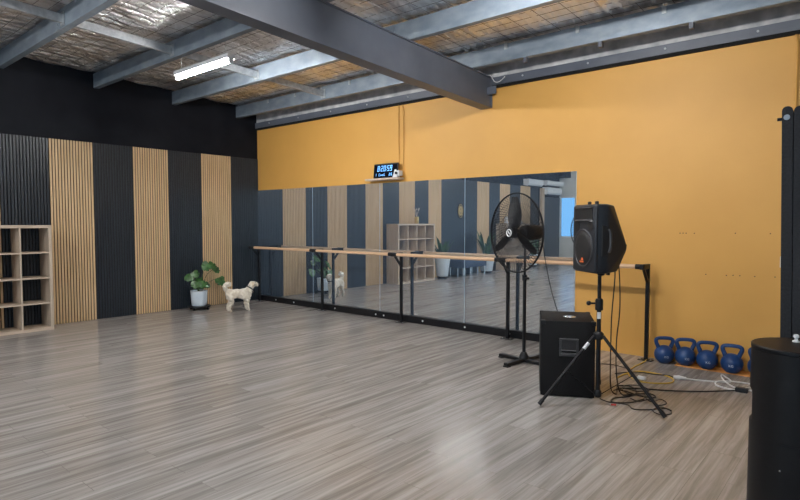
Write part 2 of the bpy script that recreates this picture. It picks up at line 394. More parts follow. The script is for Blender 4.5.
t = thing('steel_rafter', 'large dark grey steel roof rafter ending at the orange wall', 'beam', (5.19, 0, 0))
b = B()
def raf(x0, x1, za, zb):
    y0, y1 = -.008, YB + .01
    b.hull([(x, y, 3.444 + .043 * (-y) + z) for x in (x0, x1) for y in (y0, y1) for z in (za, zb)])
raf(-.09, .09, -.013, 0); raf(-.09, .09, -.405, -.39); raf(.055, .065, -.39, -.013)
b.build('beam_section', 'steel', t)
B().box((-.09, -.012, 3.04), (.09, -.001, 3.44)).build('end_plate', 'steel', t)
B().box((.066, -.10, 3.2), (.2, -.085, 3.3)).build('bracket', 'steel', t)
# eave angle along the orange wall
for X0, X1, l in ((.01, 5.08, 'blue grey steel channel along the top of the orange wall, left of the big rafter'), (5.30, XR - .01, 'blue grey steel channel along the top of the orange wall, right of the big rafter')):
    t = thing('eave_channel', l, 'beam', (0, 0, 0), 0, 'eave channels')
    B().box((X0, -.05, 3.325), (X1, -.044, 3.425)).box((X0, -.044, 3.325), (X1, -.013, 3.331)).build('channel', 'steel', t)
    B().box((X0, -.045, 3.292), (X1, -.001, 3.324)).build('shade_strip', 'felt', t)  # black strip standing in for the shade under the channel flange
    x = X0 + .45
    while x < X1 - .1:
        B().lathe([(.012, 0), (.012, .008), (.006, .012)], 6, (x, -.05, 3.38), Rx(PI / 2)).build('bolt', 'galv', t); x += .85
# bridging bars between purlins
bl = ['pale galvanised bridging bar beside the end of the lit tube light',
      'pale galvanised bridging bar left of the tube light, between the two middle purlins',
      'pale galvanised bridging bar at the top left corner of the photo',
      'short galvanised bridging bar between the last two purlins before the orange wall']
for (ya, yb), l in zip(((-1.72, -2.90), (-2.98, -4.14), (-4.22, -5.38), (-.47, -1.64)), bl):
    za, zb = zr(ya) - .135, zr(yb) - .135
    b = B().hull([(2.45 + dx, y, z + dz) for y, z in ((ya - .004, za), (yb - .004, zb)) for dx in (-.02, .02) for dz in (-.045, .045)])
    b.box((2.40, ya - .012, za - .07), (2.50, ya - .004, za + .07))
    tag(b.build('bridging_bar', 'galv'), l, 'beam', 'bridging bars between the purlins')
tag(B().tube(spline([(5.3, -.1, 3.45), (5.36, -.15, 3.40), (5.4, -.145, 3.34), (5.47, -.15, 3.33), (5.55, -.147, 3.38)], 6), .006, 6).build('roof_cable', 'whitecord'),
    'short loose white cable hanging at the end of the big rafter', 'cable')

# ------------------------------------------------------------------ tube lights
def tube_light(loc, label):
    t = thing('tube_light', label, 'light', loc, 0, 'ceiling tube lights')
    B().prism([(-.055, 0), (.055, 0), (.045, .055), (-.045, .055)], 0, -.62, .62).build('housing', 'white', t)
    B().tube([(-.59, 0, -.024), (.59, 0, -.024)], .021, 12).build('tube', 'tube', t, 40)
    for s in (-1, 1):
        B().box((.592 * s, -.028, -.05), (.62 * s, .028, 0), .004).build('end_cap', 'white', t)
        B().tube([(.5 * s, 0, .055), (.5 * s, 0, zr(loc[1]) - .02 - loc[2])], .004, 6).build('hanger_rod', 'galv', t)
    return t
tl = tube_light((2.91, -2.84, 3.40), 'lit white fluorescent tube light hanging between the roof purlins')
LAMPS = [((6.95, -2.95, 3.43), 'fluorescent tube light above the camera side of the orange wall'),
         ((3.0, -7.2, 3.58), 'fluorescent tube light over the middle of the hall, left row'),
         ((8.2, -7.2, 3.58), 'fluorescent tube light over the middle of the hall, right row'),
         ((4.0, -11.2, 3.75), 'fluorescent tube light near the glazed rear wall')]
for p, l in LAMPS: dup(tl, p, None, l)

# ------------------------------------------------------------------ mirrors, kick board, barre
ml = ['wall mirror panel next to the slatted corner, first of four', 'wall mirror panel below the shelf with the clock, left of it, second of four',
      'wall mirror panel reflecting the cube shelf, third of four', 'wall mirror panel behind the fan, at the right end of the mirrors']
for k in range(4):
    x0 = .024 + k * 1.611; x1 = x0 + 1.608
    t = thing('wall_mirror', ml[k], 'mirror', (x0, 0, 0), 0, 'wall mirrors')
    B().box((0, -.006, .10), (1.608, -.001, 2.131)).build('backing', 'seal', t)
    B().box((.003 if k else 0, -.011, .10), (1.605, -.006, 2.131)).build('glass', 'mirror', t)
t = thing('kick_board', 'long black kick board running under the mirrors with round white caps', 'skirting', (0, 0, 0))
B().box((.03, -.06, .001), (6.475, -.002, .099), .003).build('board', 'blackmetal', t)
for x in (.62, 1.15, 2.25, 3.2, 3.37, 4.15, 4.9, 5.6, 6.1):
    B().lathe([(.014, 0), (.014, .006), (.009, .01)], 10, (x, -.06, .052), Rx(PI / 2)).build('cap', 'white', t)
t = thing('ballet_barre', 'long wooden ballet barre on black wall-side posts in front of the mirrors', 'barre', (0, 0, 0))
px_ = [.22, 2.02, 3.80, 5.62, 7.35]; YP = -.14; YBAR = -.33; ZB = 1.04
for i, x in enumerate(px_):
    p = B().box((x - .019, YP - .019, .006), (x + .019, YP + .019, ZB + .022), .003).build('post', 'blackmetal', t)
    B().box((x - .075, YP - .06, .0005), (x + .075, YP + .04, .007), .002).build('foot_plate', 'blackmetal', p)
    for s in (-1, 1): B().lathe([(.009, 0), (.009, .006)], 6, (x + .055 * s, YP - .03, .007)).build('bolt', 'galv', p)
    a = B().box((x - .02, YBAR - .03, ZB - .03), (x + .02, YP - .019, ZB + .024), .003)
    a.hull([(x + dx, YBAR + .03 + dy, ZB - .03 + 0) for dx in (-.014, .014) for dy in (0, .035)] + [(x + dx, YP - .018, z) for dx in (-.014, .014) for z in (ZB - .19, ZB - .15)])
    a.build('bracket', 'blackmetal', t)
    if i < 4:
        B().tube([(x - .08 if i else x - .04, YBAR, ZB), (x + .08 if i else x + .12, YBAR, ZB)], .0285, 14).build('sleeve', 'blackmetal', t, 40)
    else:
        B().tube([(x - .07, YBAR, ZB), (x + .02, YBAR, ZB)], .0285, 14).build('sleeve', 'blackmetal', t, 40)
for a, b_ in zip(px_[:-1], px_[1:]):
    B().tube([(a, YBAR, ZB), (b_, YBAR, ZB)], .024, 16).build('rail', 'barrewood', t, 40)

# ------------------------------------------------------------------ clock shelf
tag(B().box((3.05, -.15, 2.165), (3.74, -.001, 2.195), .003).build('wall_shelf', 'oakshelf_h'), 'small floating oak shelf above the mirrors holding the clock', 'shelf')
t = thing('digital_clock', 'black digital wall clock with glowing blue digits on the small shelf', 'clock', (3.445, -.10, 2.1965), 0)
tilt = Matrix.Rotation(-.10, 4, 'X')
B().box((-.25, -.012, 0), (.25, .016, .225), .008, ).xf(tilt).build('case', 'blackplastic', t)
B().box((-.232, -.0145, .012), (.232, -.0115, .203)).xf(tilt).build('screen', 'screen', t)
B().box((-.12, .0, 0), (.12, .07, .008)).build('foot', 'blackplastic', t)
SEG = {'0': 'abcdef', '2': 'abged', '5': 'afgcd', '8': 'abcdefg', '9': 'abcdfg', '1': 'bc', 'C': 'afed', 'n': 'ceg', 'L': 'fed', '6': 'afgedc'}
def digit(b, ch, x, z, w, h, th):
    y0, y1 = -.0165, -.0146
    s = h * .09
    rects = {'a': (0, h - th, w, h), 'd': (0, 0, w, th), 'g': (0, h / 2 - th / 2, w, h / 2 + th / 2), 'f': (0, h / 2, th, h), 'b': (w - th, h / 2, w, h), 'e': (0, 0, th, h / 2), 'c': (w - th, 0, w, h / 2)}
    for k in SEG[ch]:
        r = rects[k]
        pts = [(r[0], r[1]), (r[2], r[1]), (r[2], r[3]), (r[0], r[3])]
        b.hull([(x + q[0] + .1 * q[1], y, z + q[1]) for q in pts for y in (y0, y1)])
b = B(); x = -.165
for ch in '8:20:59':
    if ch == ':':
        for zz in (.125, .16): b.box((x - .001, -.0165, zz), (x + .007, -.0146, zz + .008))
        x += .016
    else: digit(b, ch, x, .105, .04, .085, .0085); x += .056
b.xf(tilt).build('time_digits', 'digit', t)
b = B()
for ch, x in (('1', -.205), ('C', -.13), ('n', -.095), ('n', -.06), ('L', -.025), ('2', .08), ('6', .118)): digit(b, ch, x, .032, .02, .04, .005)
b.xf(tilt).build('small_digits', 'digit', t)
t = thing('wall_camera', 'small white camera sitting at the right end of the clock shelf', 'camera', (3.68, -.09, 2.1965))
B().box((-.03, -.045, .02), (.07, .045, .10), .01, seg=2).build('camera_body', 'white', t)
B().lathe([(.022, 0), (.022, .012), (.014, .014)], 14, (.02, -.045, .062), Rx(PI / 2)).build('lens', 'screen', t)
B().hull([(-.06, -.05, 0), (.03, -.05, 0), (-.06, .03, 0), (.03, .03, 0), (-.03, -.03, .12), (-.01, -.03, .12), (-.03, .0, .12), (-.01, .0, .12)], .004).build('stand', 'white', t)
tag(B().tube([(3.64, -.012, 2.21), (3.64, -.012, 3.33)], .008, 8).build('wall_conduit', 'orange'), 'orange painted conduit running up the wall above the clock, left one of two', 'conduit', 'painted wall conduits')
tag(B().tube([(3.735, -.012, 2.21), (3.735, -.012, 3.2), (3.70, -.012, 3.33)], .008, 8).build('wall_conduit', 'orange'), 'orange painted conduit above the white camera, right one of two', 'conduit', 'painted wall conduits')
tag(B().tube([(8.62, -.014, 1.2), (8.62, -.014, 3.2), (8.60, -.014, 3.33)], .012, 8).build('wall_conduit', 'orange'), 'orange painted conduit behind the tall black padded screen', 'conduit', 'painted wall conduits')
for x, z in ((7.63, 1.4), (7.66, 1.4), (7.69, 1.4), (7.77, 1.4), (8.15, 1.405), (8.45, 1.405), (7.89, .97), (8.08, .97), (8.14, .975), (8.2, .975), (8.33, .975), (8.5, .98)):
    tag(B().lathe([(.006, 0), (.006, .002)], 8, (x, 0, z), Rx(PI / 2)).build('screw_hole', 'holedark'), 'tiny dark empty screw hole in the orange wall', 'hole', 'screw holes in the orange wall')

# ------------------------------------------------------------------ cube shelves
def cube_shelf(loc, label):
    t = thing('cube_shelf', label, 'shelf', loc, 0, 'oak cube shelves')
    W, H, D, T, t2 = 1.465, 1.475, .385, .04, .018
    for y in (-T / 2, -W + T / 2): B().box((0, y - T / 2, 0), (D, y + T / 2, H), .001).build('side_panel', 'oakshelf', t)
    B().box((.0, -W + T, H - T), (D - .001, -T, H), .001).build('top_panel', 'oakshelf_h', t)
    B().box((.0, -W + T, 0), (D - .001, -T, T), .001).build('bottom_panel', 'oakshelf_h', t)
    iw = (W - 2 * T - 3 * t2) / 4; ih = (H - 2 * T - 3 * t2) / 4
    for k in range(3):
        z = T + ih * (k + 1) + t2 * k
        B().box((.002, -W + T, z), (D - .003, -T, z + t2)).build('shelf_board', 'oakshelf_h', t)
    for r in range(4):
        z = T + (ih + t2) * r
        for k in range(3):
            y = -T - iw * (k + 1) - t2 * k
            B().box((.002, y - t2, z), (D - .005, y, z + ih)).build('divider', 'oakshelf', t)
    return t
cs = cube_shelf((.026, -3.747, 0), 'open oak cube shelf of four by four against the slatted wall at left')
dup(cs, (.026, -8.93, 0), None, 'farther oak cube shelf seen only in the mirror behind the fan')
# gold vase
t = thing('gold_vase', 'small gold vase with dry stems on top of the cube shelf', 'vase', (.2, -4.72, 1.476))
B().lathe([(.045, 0), (.055, .02), (.055, .14), (.05, .18), (.03, .18), (.03, .17)], 18).build('vase', 'gold', t, 40)
b = B()
for k in range(7):
    a = k * .9; r = .06 + .03 * (k % 3)
    b.tube(spline([(0, 0, .16), (r * .4 * math.cos(a), r * .4 * math.sin(a), .26), (r * math.cos(a), r * math.sin(a), .34 + .02 * (k % 4))], 4), .003, 5)
    b.sphere((r * math.cos(a), r * math.sin(a), .35 + .02 * (k % 4)), .014, (1, 1, 1.4), 8, 6)
b.build('dry_stems', 'oakshelf', t)
# two ornaments on the far shelf
for y, l in ((-9.25, 'white angular ornament on the far cube shelf, left one in the mirror'), (-10.1, 'white rounded ornament on the far cube shelf, right one in the mirror')):
    t = B().lathe([(.06, 0), (.075, .02), (.05, .1), (.065, .16), (.03, .22)] if y > -9.5 else [(.11, 0), (.12, .03), (.06, .08), (.05, .14), (.02, .18)], 14).build('ornament', 'white', None, 40, (.2, y, 1.476)); tag(t, l, 'ornament', 'white ornaments on the far shelf')

# ------------------------------------------------------------------ plants
def blade_leaf(b, base, tip, w, bend, n=7, th=.003):
    base, tip = Vector(base), Vector(tip); d = tip - base
    side = d.cross(Vector((0, 0, 1)));  side = side.normalized() if side.length > 1e-4 else Vector((1, 0, 0))
    up = Vector((0, 0, 1)); rows = []
    for i in range(n + 1):
        t = i / n; c = base + d * t + up * bend * math.sin(PI * t)
        ww = w * math.sin(PI * (t * .92 + .06)) ** .8
        nrm = side.cross(d).normalized() * th
        rows.append([b.bm.verts.new(c + side * ww * s + up * abs(s) * ww * .35 + nrm * q) for q in (0, 1) for s in (-1, 0, 1)])
    for a, c in zip(rows[:-1], rows[1:]):
        for i, j in ((0, 1), (1, 2)):
            b.bm.faces.new((a[i], a[j], c[j], c[i])); b.bm.faces.new((a[i + 3], c[i + 3], c[j + 3], a[j + 3]))
        b.bm.faces.new((a[0], c[0], c[3], a[3])); b.bm.faces.new((a[2], a[5], c[5], c[2]))
    for r in (rows[0], rows[-1]):
        b.bm.faces.new((r[0], r[1], r[4], r[3])); b.bm.faces.new((r[1], r[2], r[5], r[4]))
def heart_leaf(center, size, normal, tipdir, th=.004):
    """split heart-shaped leaf with notched rim"""
    n = Vector(normal).normalized(); t = Vector(tipdir); t = (t - n * t.dot(n)).normalized(); s = n.cross(t)
    b = B(); K = 36; top = []; bot = []
    for k in range(K):
        a = 2 * PI * k / K
        r = 1 - .18 * math.cos(a) * 0
        x = math.sin(a) * .86; y = -math.cos(a)          # y=-1 at the stalk
        y2 = y * .62 + (.38 * abs(x) if y < 0 else 0) * -1.0 * (1 if abs(x) < .9 else 1)
        if y > .0: x *= (1 - .45 * y ** 2); y2 = y * .8
        notch = .72 if (k % 4 == 2 and 6 < k < 30) else 1.
        p = Vector((x * notch, y2 * (1 if notch == 1 else .9), 0)) * size
        z = -.22 * size * (abs(x) ** 2) - .12 * size * (y2 ** 2)
        q = Vector(center) + s * p.x + t * p.y + n * z
        top.append(b.bm.verts.new(q + n * th)); bot.append(b.bm.verts.new(q))
    ct = b.bm.verts.new(Vector(center) + n * th); cb_ = b.bm.verts.new(Vector(center))
    for k in range(K):
        j = (k + 1) % K
        b.bm.faces.new((ct, top[k], top[j])); b.bm.faces.new((cb_, bot[j], bot[k])); b.bm.faces.new((top[k], bot[k], bot[j], top[j]))
    return b
t = thing('plant_caddy', 'low black wheeled plant caddy on the floor under the white pot', 'plant stand', (.295, -1.45, 0))
B().lathe([(.188, .048), (.196, .052), (.196, .066), (.188, .07)], 28).build('platform', 'blackplastic', t, 40)
for k in range(4):
    a = k * PI / 2 + .5
    c = Vector((.165 * math.cos(a), .165 * math.sin(a), .024))
    B().tube([c - Vector((0, .012, 0)), c + Vector((0, .012, 0))], .0235, 12).box((c.x - .008, c.y - .016, .024), (c.x + .008, c.y + .016, .049)).build('caster', 'blackplastic', t)
t = thing('potted_monstera', 'trailing split-leaf plant in a white pot standing on the black caddy', 'plant', (.295, -1.45, .071))
B().lathe([(.118, 0), (.125, .01), (.142, .26), (.132, .26), (.126, .235)], 32).build('pot', 'potwhite', t, 40)
B().lathe([(.126, .222), (.127, .238)], 24).build('soil', 'soil', t)
LV = [((.28, -1.634, .565), .105, (.7, -.5, .6), (-.1, -1, -.25)), ((.34, -1.534, .626), .10, (.9, -.3, .5), (-.1, .5, -.8)),
      ((.42, -1.585, .45), .10, (1, -.4, .45), (.1, -.3, -1)), ((.45, -1.481, .45), .10, (1, -.2, .4), (0, .2, -1)),
      ((.42, -1.36, .425), .085, (1, .1, .5), (0, .8, -.8)), ((.34, -1.33, .745), .125, (.9, -.3, .35), (0, -.7, -.6)),
      ((.33, -1.21, .755), .115, (.8, -.1, .6), (0, .6, -.5)), ((.34, -1.12, .665), .085, (.9, 0, .4), (0, .3, -1)),
      ((.38, -1.071, .471), .125, (1, -.1, .3), (0, .3, -1)), ((.2, -1.42, .50), .10, (.3, -.2, 1), (-.3, .3, -.3)), ((.34, -1.45, .52), .08, (.8, -.1, .7), (.2, 0, -1))]
base = Vector((.295, -1.45, .071))
for c, s, n, d in LV:
    lc = Vector(c) - base; dv = Vector(d); nn = Vector(n).normalized(); dv = (dv - nn * dv.dot(nn)).normalized()
    st = lc - dv * s * .55
    mid = Vector((st.x * .45, st.y * .45, max(st.z * .75, .3) + .04))
    B().tube(spline([(st.x * .1, st.y * .1, .225), mid, st], 8), .005, 6).build('stalk', 'stem', t, 60)
    heart_leaf(lc, s * .9, n, d).build('leaf', 'leaf', t, 60)
def tall_pot(loc, label, seed, H=.55, R=.21, PH=.5, mleaf='leafdark'):
    rnd = random.Random(seed)
    t = thing('potted_plant', label, 'plant', loc)
    B().lathe([(R * .62, 0), (R * .62, .07)], 24).build('pot_base', 'blackplastic', t, 40)
    B().lathe([(R * .68, .07), (R * .72, .08), (R, H), (R * .93, H), (R * .9, H - .04)], 28).build('pot', 'potwhite', t, 40)
    B().lathe([(R * .89, H - .06), (R * .9, H - .03)], 20).build('soil', 'soil', t)
    for k in range(16):
        a = k * 2.4 + rnd.uniform(-.3, .3); r0 = R * .3; el = rnd.uniform(.25, 1.25); ln = PH * rnd.uniform(.7, 1.1)
        b = B(); bs = (r0 * math.cos(a), r0 * math.sin(a), H - .04)
        tip = (bs[0] + ln * math.cos(el) * .6 * math.cos(a), bs[1] + ln * math.cos(el) * .6 * math.sin(a), bs[2] + ln * (.35 + .65 * math.sin(el)))
        blade_leaf(b, bs, tip, .03 + .015 * rnd.random(), .06); b.build('leaf', mleaf, t, 60)
    return t
tall_pot((.36, -5.62, 0), 'leafy plant in a tall tapered white pot beside the cube shelf, seen in the mirror', 1, PH=.62)
tall_pot((.38, -7.80, 0), 'spiky plant in a tall white pot right of the blue bench, seen in the mirror', 2, R=.25, PH=.85)
tall_pot((.34, -10.85, 0), 'small plant in a white pot past the far cube shelf, seen in the mirror', 3, H=.42, R=.17, PH=.6, mleaf='leaf')
# bench and plaque
t = thing('bench', 'low blue upholstered bench with metal legs between the white pots, seen in the mirror', 'bench', (.35, -6.85, 0))
B().box((-.26, -.60, .25), (.26, .60, .47), .03, seg=3).build('seat', 'blueseat', t, 40)
for sx in (-1, 1):
    for y in (-.55, -.18, .18, .55): B().tube([(.22 * sx, y, 0), (.22 * sx, y, .251)], .016, 8).build('leg', 'chrome', t, 40)
t = thing('oval_plaque', 'oval black plaque with a gold rosette on the charcoal slats, seen in the mirror', 'plaque', (.0215, -6.93, 1.84))
sq = Matrix.Diagonal((1, .62, 1, 1))
rt = Ry(PI / 2)
B().lathe([(.23, 0), (.23, .016), (.21, .02)], 32, (0, 0, 0), rt).xf(sq).build('plate', 'blackplastic', t, 40)
b = B()
def ring(r): b.tube([(.022, r * math.sin(2 * PI * k / 32), r * math.cos(2 * PI * k / 32)) for k in range(32)], .007, 6, closed=True)
for r in (.19, .145, .06): ring(r)
for k in range(12):
    a = 2 * PI * k / 12; c = Vector((.022, math.sin(a) * .105, math.cos(a) * .105))
    b.sphere(c, .028, (.25, 1, 1), 8, 6)
b.sphere((.022, 0, 0), .04, (.25, 1, 1), 12, 8)
b.xf(sq).build('rosette', 'gold', t)
# far end of the left wall (mirror only)
tag(B().box((.001, -12.12, .002), (.10, -11.93, 2.72), .003).build('timber_post', 'post'), 'slim timber post at the far end of the slats, seen in the mirror', 'post')
t = thing('dark_door', 'plain dark blue-black door leaf near the far window, seen in the mirror', 'door', (0, -13.48, 0))
B().box((.002, 0, .003), (.05, 1.28, 2.42), .003).build('door_leaf', 'blackslat', t)
B().tube([(.05, .1, 1.02), (.10, .1, 1.02), (.10, .22, 1.02)], .011, 8).build('handle', 'chrome', t)
for y0, y1, z0, z1, l in ((-11.78, -10.72, 2.745, 2.98, 'white wall air conditioner above the timber post, left one in the mirror'),
                          (-13.3, -12.13, 2.50, 2.76, 'white wall air conditioner above the dark door, lower right one in the mirror'),
                          (-13.45, -12.1, 2.82, 3.0, 'white wall air conditioner above the dark door, upper one in the mirror')):
    t = thing('air_conditioner', l, 'air conditioner', (.003, (y0 + y1) / 2, z0), 0, 'wall air conditioners')
    h = z1 - z0; w = (y1 - y0) / 2; x0 = .0
    B().prism([(x0, 0.03), (.14, 0), (.21, .07), (.22, h - .02), (.2, h), (x0, h)], 1, -w, w).build('casing', 'white', t)
    B().box((.06, -w + .05, -.008), (.17, w - .05, .012)).build('louvre', 'blackplastic', t)
    B().box((x0, w - .16, h), (.2, w, h + .03), .002).build('bracket', 'blackplastic', t)

# ------------------------------------------------------------------ dog
t = thing('dog', 'small cream curly-coated dog with dark collar standing beside the potted plant', 'dog', (1.02, -1.13, 0), 1.31); t.scale = (.88, 1.0, 1.04)
vs, es, rs = [], [], []
def chain(pts, start=None):
    prev = start
    for p, r in pts:
        vs.append(p); rs.append(r); i = len(vs) - 1
        if prev is not None: es.append((prev, i))
        prev = i
    return prev
chain([((-.165, 0, .300), .082)])                                          # 0 pelvis
chain([((-.06, 0, .305), .080)], 0); chain([((.05, 0, .295), .088)], 1); chain([((.145, 0, .285), .096)], 2)   # 1..3
chain([((.205, 0, .345), .070)], 3); chain([((.240, 0, .405), .060)], 4); chain([((.262, 0, .455), .066)], 5)   # 4..6
chain([((.322, 0, .442), .046), ((.368, 0, .430), .036), ((.39, 0, .427), .026)], 6)
for s in (-1, 1):
    chain([((-.175, .052 * s, .235), .056), ((-.14, .058 * s, .175), .040), ((-.205, .058 * s, .105), .027), ((-.195, .058 * s, .045), .025), ((-.165, .058 * s, .018), .022)], 0)
    chain([((.155, .052 * s, .215), .050), ((.145, .055 * s, .15), .034), ((.155, .055 * s, .08), .027), ((.165, .055 * s, .03), .025), ((.195, .055 * s, .018), .021)], 3)
chain([((-.235, 0, .36), .036), ((-.278, 0, .405), .042), ((-.270, 0, .445), .05), ((-.222, 0, .462), .052), ((-.180, 0, .462), .044), ((-.150, 0, .475), .028)], 0)
me = bpy.data.meshes.new('body'); me.from_pydata(vs, es, []); me.update()
dog = bpy.data.objects.new('body', me); C.objects.link(dog)
sk = dog.modifiers.new('skin', 'SKIN'); sk.use_smooth_shade = True
for i, r in enumerate(rs):
    me.skin_vertices[0].data[i].radius = (r, r)
me.skin_vertices[0].data[0].use_root = True
ss = dog.modifiers.new('sub', 'SUBSURF'); ss.levels = 3; ss.render_levels = 3
dg = bpy.context.evaluated_depsgraph_get(); dg.update()
ev = dog.evaluated_get(dg); bme = bpy.data.meshes.new_from_object(ev)
bpy.data.objects.remove(dog)
bb = bmesh.new(); bb.from_mesh(bme)
for v in bb.verts:      # curly coat: small lumps along the normal
    p = v.co; amp = .0032 if p.z > .1 else .0018
    v.co = p + v.normal * amp * (math.sin(p.x * 95 + 3 * math.sin(p.z * 60)) * math.sin(p.y * 105 + 2) + math.sin(p.z * 110 + p.x * 50))
zmin = min(v.co.z for v in bb.verts)
for v in bb.verts: v.co.z -= zmin
bmB = B(); bmB.bm.free(); bmB.bm = bb
bmB.build('body', 'fur', t, 80)
def at(p): return (p[0], p[1], p[2] - zmin)
for s in (-1, 1):
    b = B().sphere((0, 0, 0), .032, (.75, .42, 1.35), 12, 8).xf(Matrix.Translation(at((.256, .062 * s, .442))) @ Matrix.Rotation(.2 * s, 4, 'X') @ Matrix.Rotation(.25, 4, 'Y'))
    b.build('ear', 'ear', t, 60)
    B().sphere(at((.314, .034 * s, .468)), .0085, (1, .8, 1), 10, 8).build('eye', 'nose', t, 60)
B().sphere(at((.408, 0, .436)), .0105, (.9, 1.1, .8), 10, 8).build('nose', 'nose', t, 60)
b = B(); ax = Vector((.035, 0, .06)).normalized(); c = Vector(at((.222, 0, .380))); u = Vector((0, 1, 0)); w_ = ax.cross(u)
b.tube([c + (u * math.cos(2 * PI * k / 28) + w_ * math.sin(2 * PI * k / 28)) * .067 for k in range(28)], .0095, 8, closed=True)
cl = b.build('collar', 'collar', t, 60)
B().lathe([(.013, 0), (.013, .004)], 12, c - w_ * 0 + Vector((.066, 0, -.062)), Ry(PI / 2)).build('tag', 'chrome', cl)

# ------------------------------------------------------------------ pedestal fan
FX, FY = 6.375, -1.11
t = thing('pedestal_fan', 'black industrial pedestal fan with round wire cage in front of the mirrors', 'fan', (FX, FY, 0))
b = B()
for a in (-.13, -.13 + PI / 2):
    b.box((-.32, -.03, .012), (.32, .03, .045), .006, Rz(a), (0, 0, 0))
b.build('cross_base', 'blackmetal', t)
for k in range(4):
    a = -.13 + k * PI / 2
    B().box((.27, -.032, 0), (.324, .032, .013), .002, Rz(a), (0, 0, 0)).build('foot_pad', 'blackplastic', t)
B().lathe([(.055, .044), (.05, .07), (.03, .11), (.024, .115)], 20).build('base_collar', 'blackplastic', t, 40)
B().tube([(0, 0, .06), (0, 0, .92)], .019, 14).build('pole', 'blackmetal', t, 40)
B().tube([(0, 0, .90), (0, 0, 1.30)], .013, 12).build('inner_pole', 'blackmetal', t, 40)
B().tube([(0, 0, .89), (0, 0, .95)], .027, 14).build('height_collar', 'blackplastic', t, 40)
ZC = 1.405
fdir = Vector((-.36, -.933, 0)).normalized(); ang = math.atan2(fdir.y, fdir.x)
FR = Rz(ang) @ Ry(PI / 2)          # lathe z -> fan axis
FM = Matrix.Translation((0, 0, ZC)) @ FR.to_4x4()
RA = .42
def wires(z_hub, r_hub, zrim, n):
    b = B()
    for k in range(n):
        a = 2 * PI * k / n; pts = []
        for q in range(7):
            u = q / 6; r = r_hub + (RA - r_hub) * u; aa = a + .55 * u
            z = zrim + (z_hub - zrim) * (1 - u ** 2.2)
            pts.append((r * math.cos(aa), r * math.sin(aa), z))
        b.tube(pts, .0026, 4)
    for r, z in ((.19, None), (.31, None)):
        u = (r - r_hub) / (RA - r_hub); z = zrim + (z_hub - zrim) * (1 - u ** 2.2)
        b.tube([(r * math.cos(2 * PI * k / 40), r * math.sin(2 * PI * k / 40), z) for k in range(40)], .0018, 5, closed=True)
    return b
def ringb(b, r, z, th): b.tube([(r * math.cos(2 * PI * k / 64), r * math.sin(2 * PI * k / 64), z) for k in range(64)], th, 8, closed=True); return b
OFF = .135
f_ = wires(OFF + .075, .05, OFF + .0, 72); ringb(f_, RA, OFF, .006); f_.xf(FM).build('front_guard', 'blackmetal', t)
f_ = wires(OFF - .10, .09, OFF - .012, 72); ringb(f_, RA, OFF - .012, .006); f_.xf(FM).build('rear_guard', 'blackmetal', t)
B().lathe([(.056, OFF + .07), (.056, OFF + .080), (.045, OFF + .085)], 24).xf(FM).build('front_badge', 'blackplastic', t, 40)
bd = B().tube([(.036 * math.cos(2 * PI * k / 28), .036 * math.sin(2 * PI * k / 28), OFF + .087) for k in range(28)], .006, 6, closed=True)
bd.box((-.02, -.005, OFF + .084), (.02, .005, OFF + .089), 0, Rz(.8), (0, 0, OFF + .085)).xf(FM).build('badge_ring', 'white', t)
for k in range(3):
    a = PI + k * 2 * PI / 3
    # local x axis of the fan frame is -world z after rotation; blade points up first
    b = B(); rowsv = []
    for q in range(9):
        u = q / 8; r = .05 + .33 * u; hw = .040 + .032 * math.sin(PI * min(1, u * 1.05)) - .006 * u; tw = .75 - .3 * u
        row = []
        for s in (-1, -.33, .33, 1):
            x = r; y = s * hw; z = y * math.tan(tw) * .7 - .012 * (1 - s * s)
            row.append((x, y, z))
        rowsv.append(row)
    top = [[b.bm.verts.new((p[0], p[1], p[2] + OFF + .012)) for p in r] for r in rowsv]; bot = [[b.bm.verts.new((p[0], p[1], p[2] + OFF + .008)) for p in r] for r in rowsv]
    for i in range(8):
        for j in range(3):
            b.bm.faces.new((top[i][j], top[i + 1][j], top[i + 1][j + 1], top[i][j + 1])); b.bm.faces.new((bot[i][j], bot[i][j + 1], bot[i + 1][j + 1], bot[i + 1][j]))
        for j in (0, 3): b.bm.faces.new((top[i][j], bot[i][j], bot[i + 1][j], top[i + 1][j]))
    for i in (0, 8):
        for j in range(3): b.bm.faces.new((top[i][j], top[i][j + 1], bot[i][j + 1], bot[i][j]))
    b.xf(FM @ Matrix.Rotation(a, 4, 'Z')).build('blade', 'blackplastic', t, 50)
B().lathe([(.05, OFF - .02), (.058, OFF), (.055, OFF + .04), (.03, OFF + .05)], 20).xf(FM).build('hub', 'blackplastic', t, 40)
B().lathe([(.045, -.215), (.07, -.205), (.082, -.16), (.086, -.02), (.075, .03), (.05, .045), (.02, OFF - .01)], 24).xf(FM).build('motor', 'blackplastic', t, 30)
B().box((-.035, -.03, 1.29), (.035, .03, 1.345), .008).box((-.02, -.035, 1.24), (.02, .035, 1.30), .005).build('tilt_bracket', 'blackplastic', t)
B().tube([(.03, -.02, 1.285), (.085, -.05, 1.285)], .014, 10).build('tilt_knob', 'blackplastic', t, 40)
B().tube([(.025, -.02, .92), (.07, -.05, .92)], .013, 10).build('height_knob', 'blackplastic', t, 40)
# its lead
tag(B().tube(spline([(FX + .13, FY + .14, 1.36), (FX + .17, FY + .12, 1.15), (FX + .26, FY + .1, .8), (FX + .36, FY + .16, .42), (FX + .44, FY + .24, .12), (FX + .50, FY + .34, .006), (FX + .75, FY + .5, .005), (FX + 1.0, FY + .42, .005)], 8), .0045, 6).build('fan_cable', 'cord', None, 60),
    'thin black cable hanging from the fan head down behind the subwoofer', 'cable')

